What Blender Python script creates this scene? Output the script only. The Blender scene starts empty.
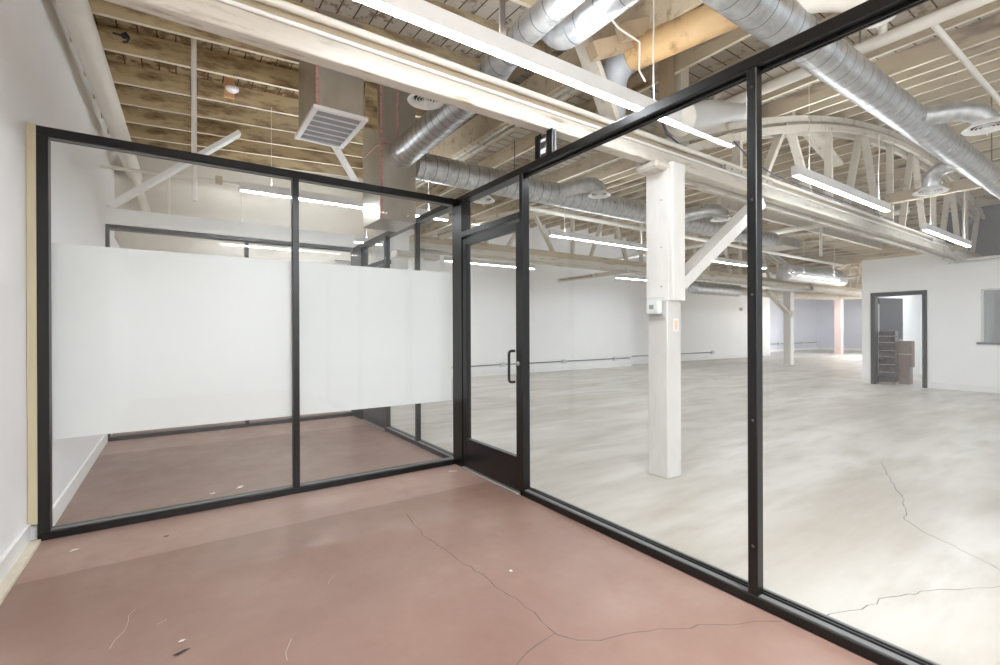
import bpy, math, random
from mathutils import Vector, Matrix
random.seed(7)
C = bpy.context.scene.collection
PI = math.pi

# ------------------------------------------------------------------ materials
def lin(r, g, b):
    f = lambda c: (c/255/12.92) if c/255 <= .04045 else ((c/255+.055)/1.055)**2.4
    return (f(r), f(g), f(b), 1)

def new_mat(name):
    m = bpy.data.materials.new(name); m.use_nodes = True
    nt = m.node_tree; nt.nodes.clear()
    out = nt.nodes.new('ShaderNodeOutputMaterial')
    return m, nt, out

def N(nt, kind, **kw):
    n = nt.nodes.new(kind)
    for k, v in kw.items():
        if k in n.inputs: n.inputs[k].default_value = v
        else: setattr(n, k, v)
    return n

def coords(nt, scale=(1, 1, 1), obj=True):
    tc = N(nt, 'ShaderNodeTexCoord'); mp = N(nt, 'ShaderNodeMapping')
    mp.inputs['Scale'].default_value = scale
    nt.links.new(tc.outputs['Object' if obj else 'Generated'], mp.inputs['Vector'])
    return mp.outputs['Vector']

def noise(nt, vec, scale, detail=5, rough=.55):
    n = N(nt, 'ShaderNodeTexNoise'); n.inputs['Scale'].default_value = scale
    n.inputs['Detail'].default_value = detail; n.inputs['Roughness'].default_value = rough
    nt.links.new(vec, n.inputs['Vector']); return n.outputs['Fac']

def ramp(nt, fac, stops):
    r = N(nt, 'ShaderNodeValToRGB'); e = r.color_ramp.elements
    while len(e) > 1: e.remove(e[-1])
    e[0].position, e[0].color = stops[0]
    for p, c in stops[1:]:
        k = e.new(p); k.color = c
    nt.links.new(fac, r.inputs['Fac']); return r.outputs['Color']

def mixc(nt, a, b, fac, mode='MIX'):
    m = N(nt, 'ShaderNodeMix', data_type='RGBA', blend_type=mode)
    for sock, v in ((6, a), (7, b), (0, fac)):
        if isinstance(v, (tuple, float, int)): m.inputs[sock].default_value = v
        else: nt.links.new(v, m.inputs[sock])
    return m.outputs[2]

def principled(nt, out, color, rough=.5, metal=0., spec=.5, bump=None, bstr=.15, bdist=.01):
    p = N(nt, 'ShaderNodeBsdfPrincipled')
    if isinstance(color, tuple): p.inputs['Base Color'].default_value = color
    else: nt.links.new(color, p.inputs['Base Color'])
    if isinstance(rough, float): p.inputs['Roughness'].default_value = rough
    else: nt.links.new(rough, p.inputs['Roughness'])
    p.inputs['Metallic'].default_value = metal
    p.inputs['Specular IOR Level'].default_value = spec
    if bump is not None:
        b = N(nt, 'ShaderNodeBump'); b.inputs['Strength'].default_value = bstr
        b.inputs['Distance'].default_value = bdist
        nt.links.new(bump, b.inputs['Height']); nt.links.new(b.outputs[0], p.inputs['Normal'])
    nt.links.new(p.outputs[0], out.inputs[0]); return p

def plain(name, c, rough=.5, metal=0., spec=.5, var=.05, scale=6):
    m, nt, out = new_mat(name)
    v = noise(nt, coords(nt), scale)
    lo = tuple(x*(1-var) for x in c[:3])+(1,); hi = tuple(min(1, x*(1+var)) for x in c[:3])+(1,)
    principled(nt, out, ramp(nt, v, [(.3, lo), (.7, hi)]), rough, metal, spec); return m

def aged_wood(name, base, dark, white, stretch, wear=.55, rough=.75):
    """painted timber with peeling patches; stretch = coordinate scale along the grain"""
    m, nt, out = new_mat(name)
    v = coords(nt, stretch)
    g = noise(nt, v, 3.2, 8, .65); g2 = noise(nt, v, 9, 6, .7); g3 = noise(nt, coords(nt), .7, 2)
    c1 = ramp(nt, g2, [(.25, tuple(x*.86 for x in base[:3])+(1,)), (.75, base)])
    pk = ramp(nt, g, [(wear, (0, 0, 0, 1)), (wear+.14, (.9, .9, .9, 1))])
    c2 = mixc(nt, c1, dark, pk)
    w = ramp(nt, g3, [(.45, (0, 0, 0, 1)), (.7, (.55, .55, .55, 1))])
    c3 = mixc(nt, c2, white, w)
    principled(nt, out, c3, rough, 0, .25, g, .3, .006); return m

def boards_mat(name, base, dark, width, length, rot, wear=.5):
    m, nt, out = new_mat(name)
    tc = N(nt, 'ShaderNodeTexCoord'); mp = N(nt, 'ShaderNodeMapping')
    mp.inputs['Rotation'].default_value = (0, 0, rot)
    nt.links.new(tc.outputs['Object'], mp.inputs['Vector'])
    b = N(nt, 'ShaderNodeTexBrick'); nt.links.new(mp.outputs[0], b.inputs['Vector'])
    b.inputs['Scale'].default_value = 1; b.inputs['Brick Width'].default_value = length
    b.inputs['Row Height'].default_value = width; b.inputs['Mortar Size'].default_value = .006
    b.inputs['Color1'].default_value = base
    b.inputs['Color2'].default_value = tuple(x*.8 for x in base[:3])+(1,)
    b.inputs['Mortar'].default_value = tuple(x*.25 for x in dark[:3])+(1,)
    g = noise(nt, coords(nt, (1, 1, 1)), 7, 7, .7)
    pk = ramp(nt, g, [(wear, (0, 0, 0, 1)), (wear+.08, (.85, .85, .85, 1))])
    principled(nt, out, mixc(nt, b.outputs[0], dark, pk), .8, 0, .2, g, .3, .006); return m

def emit(name, c, s):
    m, nt, out = new_mat(name)
    e = N(nt, 'ShaderNodeEmission'); e.inputs[0].default_value = c; e.inputs[1].default_value = s
    nt.links.new(e.outputs[0], out.inputs[0]); return m

def glass(name, tint=(.985, .992, .988, 1), base=.045, haze=.0):
    m, nt, out = new_mat(name)
    t = N(nt, 'ShaderNodeBsdfTransparent'); t.inputs[0].default_value = tint
    g = N(nt, 'ShaderNodeBsdfGlossy'); g.inputs['Roughness'].default_value = .0
    lw = N(nt, 'ShaderNodeLayerWeight'); lw.inputs['Blend'].default_value = .5
    pw = N(nt, 'ShaderNodeMath', operation='POWER'); pw.inputs[1].default_value = 4.5
    nt.links.new(lw.outputs['Facing'], pw.inputs[0])
    ma = N(nt, 'ShaderNodeMath', operation='MULTIPLY_ADD'); ma.inputs[1].default_value = .75; ma.inputs[2].default_value = base
    nt.links.new(pw.outputs[0], ma.inputs[0])
    mx = N(nt, 'ShaderNodeMixShader'); nt.links.new(ma.outputs[0], mx.inputs[0])
    nt.links.new(t.outputs[0], mx.inputs[1]); nt.links.new(g.outputs[0], mx.inputs[2])
    last = mx
    if haze:
        d = N(nt, 'ShaderNodeBsdfDiffuse'); d.inputs[0].default_value = (.9, .9, .9, 1)
        m2 = N(nt, 'ShaderNodeMixShader'); m2.inputs[0].default_value = haze
        nt.links.new(mx.outputs[0], m2.inputs[1]); nt.links.new(d.outputs[0], m2.inputs[2]); last = m2
    nt.links.new(last.outputs[0], out.inputs[0]); return m

M = {}
M['wall'] = plain('white_wall_paint', lin(246, 246, 246), .75, 0, .2, .015, 2)
M['bluewall'] = plain('daylight_tint_wall', lin(216, 220, 230), .75, 0, .2, .015, 2)  # bluish daylight tint put into the colour of the far walls
M['backwall'] = plain('plaster_panel', lin(222, 216, 204), .8, 0, .2, .03, 1.2)
M['darkwall'] = plain('dark_grey_wall', lin(92, 92, 96), .8, 0, .2, .15, 2)
M['trim'] = plain('white_trim', lin(240, 240, 238), .5, 0, .3, .02)
M['black'] = plain('black_aluminium', lin(8, 7, 7), .32, .0, .4, .05)
M['bead'] = plain('grey_lit_rail', lin(112, 112, 111), .45, 0, .5, .05)
M['alu'] = plain('bare_aluminium', lin(190, 188, 184), .35, .8, .5, .05)
M['rubber'] = plain('screw_black', lin(14, 14, 15), .5)
M['shim'] = aged_wood('raw_shim_wood', lin(196, 186, 154), lin(165, 150, 115), lin(205, 196, 170), (8, 8, .6), .62)
M['lath'] = plain('pale_floor_strip', lin(214, 205, 184), .7, 0, .2, .08, 9)
M['joist'] = aged_wood('tan_joist_x', lin(202, 181, 139), lin(98, 62, 34), lin(204, 190, 160), (.55, 1.9, 1.9), .46)
M['joistw'] = aged_wood('whitewashed_joist_y', lin(190, 173, 144), lin(112, 88, 62), lin(198, 186, 162), (2.5, .5, 2.5), .52)
M['joistedge'] = aged_wood('worn_pale_joist_edge', lin(232, 222, 200), lin(180, 150, 112), lin(238, 230, 212), (1.2, 1.2, 3), .6)
M['beam'] = aged_wood('white_beam', lin(206, 199, 186), lin(130, 104, 74), lin(216, 211, 201), (.8, 5, 5), .55)
M['beamtan'] = aged_wood('tan_beam', lin(190, 174, 148), lin(130, 102, 72), lin(206, 192, 168), (.8, 4, 4), .54)
M['truss'] = aged_wood('white_truss', lin(206, 197, 181), lin(146, 128, 104), lin(218, 211, 198), (1.6, 1.6, 1.6), .55)
M['brown'] = aged_wood('brown_timber', lin(168, 146, 118), lin(112, 84, 58), lin(190, 174, 150), (1.5, 1.5, .5), .58)
M['column'] = aged_wood('white_column', lin(236, 234, 229), lin(198, 192, 182), lin(240, 239, 236), (3, 3, .6), .66)
M['colgrey'] = aged_wood('grey_column_foot', lin(216, 214, 210), lin(190, 184, 176), lin(226, 225, 222), (3, 3, .8), .62)
M['pink'] = plain('pink_cast_column', lin(232, 208, 204), .7, 0, .2, .03)  # pink cast of mixed light put into the column colour
M['deck'] = boards_mat('tan_deck', lin(166, 144, 108), lin(84, 58, 36), .14, 3.6, PI/2, .46)
M['deckw'] = boards_mat('grey_white_deck', lin(182, 172, 156), lin(124, 106, 86), .14, 3.6, 0, .54)
M['deckr'] = boards_mat('flaking_deck', lin(206, 199, 188), lin(128, 106, 86), .14, 3.6, PI/2, .52)
M['pipe'] = plain('white_pipe_paint', lin(232, 228, 218), .45, 0, .4, .04)
M['plastic'] = plain('white_plastic', lin(240, 240, 238), .4, 0, .5, .02)
M['greymetal'] = plain('grey_fixture_metal', lin(212, 212, 210), .45, .2, .5, .03)
M['lampbody'] = plain('lamp_body_enamel', lin(226, 226, 224), .35, .0, .5, .02)
M['vane'] = plain('grille_vane', lin(170, 172, 176), .5, .2, .5, .04)
M['dark'] = plain('dark_opening', lin(52, 50, 48), .8)
M['orange'] = plain('orange_block', lin(218, 168, 128), .7, 0, .3, .08)
M['blue'] = plain('blue_cable', lin(40, 58, 104), .5)
M['cable'] = plain('pale_cable', lin(222, 214, 204), .6)
M['darkcable'] = plain('dark_cable', lin(92, 82, 76), .6)
M['tape'] = plain('pink_tape', lin(186, 148, 138), .6, .1, .4, .35, 40)
M['terracotta'] = aged_wood('tan_wrapped_pipe', lin(196, 160, 112), lin(132, 98, 62), lin(206, 178, 136), (3, 3, 3), .55, .55)
M['cardboard'] = plain('brown_cardboard', lin(148, 130, 122), .8, 0, .2, .12, 12)
M['wrap'] = plain('stretch_wrapped_dark', lin(50, 40, 45), .12, .0, .8, .35, 14)
M['leaf'] = plain('charcoal_door', lin(84, 84, 90), .5, 0, .5, .04)
M['scr'] = plain('grey_screen', lin(132, 136, 138), .3)
M['peach'] = plain('peach_switch', lin(232, 200, 170), .5)
M['paper'] = plain('paper_white', lin(238, 236, 228), .8)
M['crack'] = plain('crack_dark', lin(96, 80, 74), .9)
M['crackg'] = plain('crack_grey', lin(128, 124, 116), .9)
M['lamp'] = emit('lamp_diffuser', (.89, .945, 1, 1), 30)
M['upfill'] = emit('lamp_upward_fill', (.89, .945, 1, 1), 19)  # upward glow added on the housings to brighten the ceiling
M['seam'] = plain('duct_seam', lin(120, 120, 120), .5, .6)
M['glass'] = glass('clear_glass', haze=.03)
M['wglass'] = glass('grey_window_glass', (.55, .6, .64, 1), .08, .25)

def metal_duct():
    m, nt, out = new_mat('galvanised_duct')
    v = coords(nt)
    g = noise(nt, v, 14, 3); 
    col = ramp(nt, g, [(.3, lin(176, 178, 180)), (.7, lin(212, 213, 214))])
    r = ramp(nt, noise(nt, v, 5, 4), [(.3, (.26,)*3+(1,)), (.7, (.42,)*3+(1,))])
    principled(nt, out, col, r, .85, .5); return m
M['duct'] = metal_duct()
def sheet():
    m, nt, out = new_mat('sheet_metal')
    g = noise(nt, coords(nt, (1, 1, .5)), 4, 4)
    col = ramp(nt, g, [(.3, lin(172, 166, 154)), (.7, lin(196, 190, 178))])
    principled(nt, out, col, .38, .75, .5); return m
M['sheet'] = sheet()

def film():
    m, nt, out = new_mat('frosted_film')
    d = N(nt, 'ShaderNodeBsdfDiffuse'); d.inputs[0].default_value = lin(232, 236, 235)
    t = N(nt, 'ShaderNodeBsdfTranslucent'); t.inputs[0].default_value = lin(232, 236, 235)
    mx = N(nt, 'ShaderNodeMixShader'); mx.inputs[0].default_value = .38
    nt.links.new(d.outputs[0], mx.inputs[1]); nt.links.new(t.outputs[0], mx.inputs[2])
    g = N(nt, 'ShaderNodeBsdfGlossy'); g.inputs['Roughness'].default_value = .25
    m2 = N(nt, 'ShaderNodeMixShader'); m2.inputs[0].default_value = .03
    nt.links.new(mx.outputs[0], m2.inputs[1]); nt.links.new(g.outputs[0], m2.inputs[2])
    nt.links.new(m2.outputs[0], out.inputs[0]); return m
M['film'] = film()

def concrete():
    m, nt, out = new_mat('polished_concrete')
    v = coords(nt); vs = coords(nt, (.35, 1.5, 1))
    a = noise(nt, vs, .8, 6, .6); b = noise(nt, v, 3.5, 8, .7); c = noise(nt, v, 60, 5, .7)
    col = ramp(nt, a, [(.3, lin(176, 168, 156)), (.5, lin(201, 196, 187)), (.68, lin(216, 213, 206))])
    w2 = noise(nt, coords(nt, (.9, 3.2, 1)), 1.1, 5, .6)
    st = ramp(nt, w2, [(.45, (0, 0, 0, 1)), (.75, (.9, .9, .9, 1))])
    col = mixc(nt, col, lin(172, 164, 150), st)
    sp = ramp(nt, c, [(.66, (0, 0, 0, 1)), (.8, (.22, .22, .22, 1))])
    col = mixc(nt, col, lin(160, 152, 140), sp)
    r = ramp(nt, w2, [(.3, (.30,)*3+(1,)), (.7, (.42,)*3+(1,))])
    principled(nt, out, col, r, 0, .4); return m
M['concrete'] = concrete()
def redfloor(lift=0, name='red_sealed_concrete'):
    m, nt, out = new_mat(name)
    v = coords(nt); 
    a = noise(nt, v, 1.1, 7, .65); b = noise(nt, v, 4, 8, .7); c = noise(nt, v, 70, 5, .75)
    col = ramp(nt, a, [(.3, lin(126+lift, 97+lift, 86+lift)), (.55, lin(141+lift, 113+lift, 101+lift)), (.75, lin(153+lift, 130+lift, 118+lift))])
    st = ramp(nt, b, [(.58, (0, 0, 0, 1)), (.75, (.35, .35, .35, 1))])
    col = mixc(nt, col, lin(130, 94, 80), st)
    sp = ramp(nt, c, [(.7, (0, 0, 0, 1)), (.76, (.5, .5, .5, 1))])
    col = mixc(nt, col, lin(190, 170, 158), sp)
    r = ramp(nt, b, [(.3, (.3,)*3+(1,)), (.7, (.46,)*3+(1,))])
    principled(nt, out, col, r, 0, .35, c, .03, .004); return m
M['red'] = redfloor(); M['redlit'] = redfloor(20, 'red_floor_lit_band')  # second copy is paler, with the lamp light band put into its colour

# ------------------------------------------------------------------ mesh builder
class MB:
    def __init__(s): s.v = []; s.f = []; s.m = []; s.sm = []
    def add(s, vs, fs, mi=0, smooth=False):
        o = len(s.v); s.v += [tuple(x) for x in vs]
        for f in fs: s.f.append(tuple(i+o for i in f)); s.m.append(mi); s.sm.append(smooth)
        return s
    def box(s, x0, x1, y0, y1, z0, z1, mi=0, bev=0.):
        x0, x1 = sorted((x0, x1)); y0, y1 = sorted((y0, y1)); z0, z1 = sorted((z0, z1))
        b = min(bev, (x1-x0)/3, (y1-y0)/3, (z1-z0)/3)
        if b <= 0:
            vs = [(x, y, z) for z in (z0, z1) for y in (y0, y1) for x in (x0, x1)]
            return s.add(vs, [(0, 2, 3, 1), (4, 5, 7, 6), (0, 1, 5, 4), (2, 6, 7, 3), (0, 4, 6, 2), (1, 3, 7, 5)], mi)
        vs = []; idx = {}
        for i, (X, sx) in enumerate(((x0, 1), (x1, -1))):
            for j, (Y, sy) in enumerate(((y0, 1), (y1, -1))):
                for k, (Z, sz) in enumerate(((z0, 1), (z1, -1))):
                    for a in range(3):
                        p = [X+sx*b, Y+sy*b, Z+sz*b]; p[a] = (X, Y, Z)[a]
                        idx[i, j, k, a] = len(vs); vs.append(p)
        fs = []
        for i in (0, 1):
            fs.append([idx[i, j, k, 0] for j, k in ((0, 0), (1, 0), (1, 1), (0, 1))])
            fs.append([idx[j, i, k, 1] for j, k in ((0, 0), (1, 0), (1, 1), (0, 1))])
            fs.append([idx[j, k, i, 2] for j, k in ((0, 0), (1, 0), (1, 1), (0, 1))])
        for j in (0, 1):
            for k in (0, 1):
                fs.append([idx[0, j, k, 1], idx[1, j, k, 1], idx[1, j, k, 2], idx[0, j, k, 2]])
                fs.append([idx[j, 0, k, 0], idx[j, 1, k, 0], idx[j, 1, k, 2], idx[j, 0, k, 2]])
                fs.append([idx[j, k, 0, 0], idx[j, k, 1, 0], idx[j, k, 1, 1], idx[j, k, 0, 1]])
        for i in (0, 1):
            for j in (0, 1):
                for k in (0, 1): fs.append([idx[i, j, k, a] for a in range(3)])
        return s.add(vs, fs, mi)
    def bar(s, p0, p1, w, h, up=(0, 0, 1), mi=0):
        """rectangular bar from p0 to p1, h measured along up, w across"""
        p0, p1 = Vector(p0), Vector(p1); d = (p1-p0).normalized(); up = Vector(up)
        r = d.cross(up)
        if r.length < 1e-4: r = d.cross(Vector((0, 1, 0)))
        r.normalize(); u = r.cross(d).normalized()
        vs = [p+r*a*w/2+u*b*h/2 for p in (p0, p1) for a, b in ((-1, -1), (1, -1), (1, 1), (-1, 1))]
        return s.add(vs, [(3, 2, 1, 0), (4, 5, 6, 7), (0, 1, 5, 4), (1, 2, 6, 5), (2, 3, 7, 6), (3, 0, 4, 7)], mi)
    def tube(s, pts, r, seg=16, cap=True, mi=0, smooth=True):
        """swept round tube; r a number or one radius per point"""
        pts = [Vector(p) for p in pts]; n = len(pts)
        rs = [r]*n if isinstance(r, (int, float)) else list(r)
        t0 = (pts[1]-pts[0]).normalized()
        ref = Vector((0, 0, 1)) if abs(t0.z) < .9 else Vector((1, 0, 0))
        nrm = t0.cross(ref).normalized(); vs = []
        prev = t0
        for i, p in enumerate(pts):
            a = (pts[i]-pts[i-1]) if i else (pts[1]-pts[0])
            b = (pts[i+1]-pts[i]) if i < n-1 else (pts[i]-pts[i-1])
            a = a.normalized() if a.length > 1e-9 else prev; b = b.normalized() if b.length > 1e-9 else a
            t = (a+b)
            t = t.normalized() if t.length > 1e-6 else a
            q = prev.rotation_difference(t); nrm = q @ nrm; prev = t
            bi = t.cross(nrm).normalized()
            for k in range(seg):
                an = 2*PI*k/seg
                vs.append(p+nrm*math.cos(an)*rs[i]+bi*math.sin(an)*rs[i])
        fs = []
        for i in range(n-1):
            for k in range(seg):
                k2 = (k+1) % seg
                fs.append((i*seg+k, i*seg+k2, (i+1)*seg+k2, (i+1)*seg+k))
        s.add(vs, fs, mi, smooth)
        if cap:
            s.add(vs[:seg], [tuple(range(seg))[::-1]], mi); s.add(vs[-seg:], [tuple(range(seg))], mi)
        return s
    def spiral_duct(s, p0, p1, r0, r1=None, pitch=.13, seg=28, cap=True):
        """straight duct whose wall is broken by raised lock seams"""
        p0, p1 = Vector(p0), Vector(p1); L = (p1-p0).length; r1 = r0 if r1 is None else r1
        pts, rs = [], []
        n = max(1, int(L/pitch))
        def put(d, e): pts.append(p0.lerp(p1, d/L)); rs.append(r0+(r1-r0)*d/L+e)
        put(0, 0)
        for i in range(n):
            d = (i+.5)*L/n
            put(d-.004, 0); put(d+.004, 0)
        put(L, 0)
        f0 = len(s.f)
        s.tube(pts, rs, seg, cap)
        for i in range(n):
            for k in range(seg): s.m[f0+(i*2+1)*seg+k] = 1
        return s
    def lathe(s, prof, centre, axis=(0, 0, 1), seg=32, mi=0, smooth=True):
        ax = Vector(axis).normalized(); ref = Vector((1, 0, 0)) if abs(ax.x) < .9 else Vector((0, 1, 0))
        u = ax.cross(ref).normalized(); w = ax.cross(u); c = Vector(centre); vs = []
        for r, h in prof:
            for k in range(seg):
                a = 2*PI*k/seg; vs.append(c+ax*h+(u*math.cos(a)+w*math.sin(a))*r)
        fs = []
        for i in range(len(prof)-1):
            for k in range(seg):
                k2 = (k+1) % seg; fs.append((i*seg+k, i*seg+k2, (i+1)*seg+k2, (i+1)*seg+k))
        return s.add(vs, fs, mi, smooth)
    def sweep(s, pts, half_y, h, mi=0):
        """plank bent in the XZ plane: pts list of (x,z) along its centre line, spans y0..y1 = half_y"""
        y0, y1 = half_y; vs = []; n = len(pts)
        for i, (x, z) in enumerate(pts):
            a = pts[max(0, i-1)]; b = pts[min(n-1, i+1)]
            d = Vector((b[0]-a[0], b[1]-a[1])).normalized(); nx, nz = -d.y, d.x
            for y, k in ((y0, -.5), (y1, -.5), (y1, .5), (y0, .5)):
                vs.append((x+nx*h*k, y, z+nz*h*k))
        fs = [(3, 2, 1, 0), tuple((n-1)*4+k for k in range(4))]
        for i in range(n-1):
            for k in range(4):
                k2 = (k+1) % 4; fs.append((i*4+k, i*4+k2, (i+1)*4+k2, (i+1)*4+k))
        return s.add(vs, fs, mi)
    def quad(s, a, b, c, d, mi=0): return s.add([a, b, c, d], [(0, 1, 2, 3)], mi)
    def build(s, name, mats, parent=None, loc=None, label=None):
        me = bpy.data.meshes.new(name); me.from_pydata(s.v, [], s.f)
        for m in (mats if isinstance(mats, (list, tuple)) else [mats]):
            me.materials.append(M[m] if isinstance(m, str) else m)
        for p, mi, sm in zip(me.polygons, s.m, s.sm): p.material_index = mi; p.use_smooth = sm
        me.validate(); me.update()
        o = bpy.data.objects.new(name, me); C.objects.link(o)
        if loc is not None: o.location = loc
        if parent is not None: o.parent = parent
        if label: o['label'] = label
        return o

def tag(o, label, cat, group=None, kind=None):
    o['label'] = label; o['category'] = cat
    if group: o['group'] = group
    if kind: o['kind'] = kind
    return o
def thing(name, label, cat, loc=(0, 0, 0), group=None):
    o = bpy.data.objects.new(name, None); C.objects.link(o); o.location = loc; o.empty_display_size = .1
    return tag(o, label, cat, group)
def struct(o, label=None):
    o['kind'] = 'structure'
    if label: o['label'] = label
    return o
def B(*a, **k): return MB().box(*a, **k)
def dup(root, loc, label, group=None):
    """copy of a thing with copies of its parts and sub-parts"""
    r = root.copy(); C.objects.link(r); r.location = loc; r['label'] = label
    if group: r['group'] = group
    for ch in list(root.children):
        c = ch.copy(); C.objects.link(c); c.parent = r
        for g in ch.children:
            d = g.copy(); C.objects.link(d); d.parent = c
    return r
ORD = ['first', 'second', 'third', 'fourth', 'fifth', 'sixth', 'seventh', 'eighth', 'ninth', 'tenth', 'eleventh', 'twelfth',
       'thirteenth', 'fourteenth', 'fifteenth', 'sixteenth', 'seventeenth', 'eighteenth', 'nineteenth', 'twentieth',
       'twenty-first', 'twenty-second', 'twenty-third', 'twenty-fourth', 'twenty-fifth', 'twenty-sixth', 'twenty-seventh',
       'twenty-eighth', 'twenty-ninth', 'thirtieth', 'thirty-first', 'thirty-second', 'thirty-third', 'thirty-fourth',
       'thirty-fifth', 'thirty-sixth', 'thirty-seventh', 'thirty-eighth', 'thirty-ninth', 'fortieth', 'forty-first',
       'forty-second', 'forty-third', 'forty-fourth', 'forty-fifth', 'forty-sixth', 'forty-seventh', 'forty-eighth', 'forty-ninth', 'fiftieth']

# ------------------------------------------------------------------ plan
XL, XR = -.672, 2.145          # inner left wall, room face of the long glass partition
Y1, Y2 = 3.874, 6.97           # faces of the two cross partitions
T = 2.489                      # top of the storefront frames
D = .10                       # frame depth

def ribbon(mb, pts, w, z, mi):
    P_ = [Vector((x, y, z)) for x, y in pts]
    fine = []
    for a, b in zip(P_, P_[1:]):
        n = max(2, int((b-a).length/.05))
        for i in range(n):
            q = a.lerp(b, i/n); j = .012
            fine.append(q+Vector((random.uniform(-j, j), random.uniform(-j, j), 0)))
    fine.append(P_[-1])
    for i in range(len(fine)-1):
        a, b = fine[i], fine[i+1]; d = (b-a); d.normalize(); s = Vector((-d.y, d.x, 0))*w*random.uniform(.35, .8)
        mb.quad(a-s, b-s, b+s, a+s, mi)

# ------------------------------------------------------------------ floors
mb = MB(); mb.quad((-.9, -5, 0), (36, -5, 0), (36, 15, 0), (-.9, 15, 0))
ribbon(mb, [(2.3, .91), (2.36, .89), (2.58, .81), (2.73, .79), (2.83, .75), (3.02, .67), (3.28, .51), (3.7, .4), (4.3, .25)], .004, .0009, 1)
ribbon(mb, [(5.46, 1.63), (4.88, 1.39), (4.38, 1.17), (3.94, 1.04), (3.81, .94), (3.69, .77), (3.52, .55), (3.4, .45)], .005, .0009, 1)
ribbon(mb, [(9.5, 3.6), (9.1, 3.2), (9.2, 2.9), (8.7, 2.6), (8.5, 2.2)], .005, .0009, 1)
struct(mb.build('floor', ['concrete', 'crackg']), 'pale grey polished concrete floor of the big hall')
mb = MB(); mb.quad((-.735, -3.2, .0016), (XR+.05, -3.2, .0016), (XR+.05, 8.7, .0016), (-.735, 8.7, .0016))
for a, b in ((3.28, Y1+.02), (6.22, Y2+.02)): mb.quad((-.735, a, .0021), (XR, a, .0021), (XR, b, .0021), (-.735, b, .0021), 2)  # painted bands of lamp light falling in under the frosted film
ribbon(mb, [(1.29, 3.0), (1.24, 2.63), (1.25, 2.35), (1.28, 2.1), (1.28, 1.91), (1.29, 1.76), (1.29, 1.58), (1.28, 1.47), (1.33, 1.40),
            (1.41, 1.34), (1.61, 1.26), (1.81, 1.16), (1.97, 1.07), (2.13, .98)], .0032, .0026, 1)
ribbon(mb, [(1.28, 1.47), (1.17, 1.46), (1.06, 1.41), (.95, 1.40)], .0028, .0026, 1)
for q in ([(-.09, 2.49), (-.04, 2.51)], [(.02, 3.46), (.11, 3.44)], [(.37, 2.06), (.34, 1.93)], [(-.22, 2.41), (-.16, 2.68)], [(.6, 2.4), (.66, 2.47)], [(1.6, 2.7), (1.66, 2.74)], [(-.1, 2.1), (-.02, 2.14)]): ribbon(mb, q, .0011, .0026, 3)
struct(mb.build('floor', ['red', 'crack', 'redlit', 'lath']), 'worn reddish brown sealed concrete floor inside the glass rooms')

# ------------------------------------------------------------------ walls
def wallq(name, mat, boxes, label):
    mb = MB()
    for b in boxes: mb.box(*b)
    return struct(mb.build(name, mat), label)
wallq('wall_left', 'wall', [(-.86, -.735, -3.2, 8.82, 0, 4.25), (-.735, XL, 3.93, 8.7, 0, T)], 'white wall on the left with a pipe along it')
wallq('wall_rear', 'backwall', [(-.735, 2.36, 8.7, 8.82, 0, 4.6), (2.36, 3.1, 8.7, 8.82, 2.55, 4.6)], 'pale wall at the end of the glass rooms')
wallq('wall_back', 'wall', [(13.2, 24, 11.55, 11.7, 0, 5.4)], 'white stretch of hall wall right of the near column')
wallq('wall_front', 'wall', [(-.735, XR+D, -3.3, -3.2, 0, 4.4)], 'white wall behind the viewer')
wallq('wall_back', 'wall', [(2.24, 13.2, 11.05, 11.2, 0, 5.4), (13.12, 13.2, 11.2, 11.7, 0, 5.4),
                            (2.24, 2.36, 8.82, 11.05, 0, 5.4)], 'long white wall of the hall with conduit near its foot')
wallq('wall_alcove', 'bluewall', [(24, 34.5, 13.3, 13.42, 0, 5.4), (23.9, 24, 11.7, 13.42, 0, 5.4)], 'bluish wall of the deep end of the hall')
wallq('wall_far', 'bluewall', [(33.6, 33.75, -5, 13.42, 0, 5.4)], 'bluish end wall of the hall')
# box office wall with a doorway and a window
XW = 13.2
wallq('wall_right', 'wall', [
    (XW, XW+.12, 4.09, 4.28, 0, 2.86), (XW, XW+.12, 3.14, 4.09, 2.07, 2.86), (XW, XW+.12, 2.78, 3.14, 0, 2.86),
    (XW, XW+.12, 2.31, 2.78, 0, 2.60), (XW, XW+.12, .9, 2.31, 0, .98), (XW, XW+.12, .9, 2.31, 2.05, 2.60), (XW, XW+.12, -5, .9, 0, 2.60),
    (XW+.12, 18, 4.16, 4.28, 0, 2.86), (17.0, 17.12, -5, 4.16, 0, 2.6)], 'white office wall with a black door frame across the hall')
struct(B(XW+.12, 17, 2.2, 2.3, 0, 2.6).build('wall_office', 'wall'), 'white partition inside the office')
struct(B(XW+.12, 17.0, -5, 4.16, 2.60, 2.68).build('ceiling', 'wall'), 'flat ceiling of the office')
struct(B(15.0, 15.1, -5, 3.3, 2.68, 5.4).build('wall_plenum', 'darkwall'), 'dark grey wall above the office ceiling')
wallq('baseboard_left', 'trim', [(-.735, -.718, -3.2, 3.86, 0, .12), (XL, XL+.014, 3.99, 6.96, 0, .12), (XL, XL+.014, 7.09, 8.7, 0, .12)], 'white baseboard of the left wall')
wallq('baseboard_back', 'trim', [(2.36, 13.12, 11.03, 11.05, 0, .13), (13.2, 23.9, 11.53, 11.55, 0, .13), (24, 33.6, 13.28, 13.3, 0, .13)], 'white baseboard of the long hall wall')
wallq('baseboard_far', 'trim', [(33.58, 33.6, 0, 13.28, 0, .13)], 'white baseboard of the end wall')
wallq('baseboard_right', 'trim', [(XW-.018, XW, 4.10, 4.28, 0, .13), (XW-.018, XW, -5, 3.07, 0, .13)], 'white baseboard of the office wall')
struct(B(-.732, -.69, Y1-.004, Y1+.08, .11, T+.005).build('trim_1', 'shim'), 'raw tan wood strip between left wall and black frame')
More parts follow.
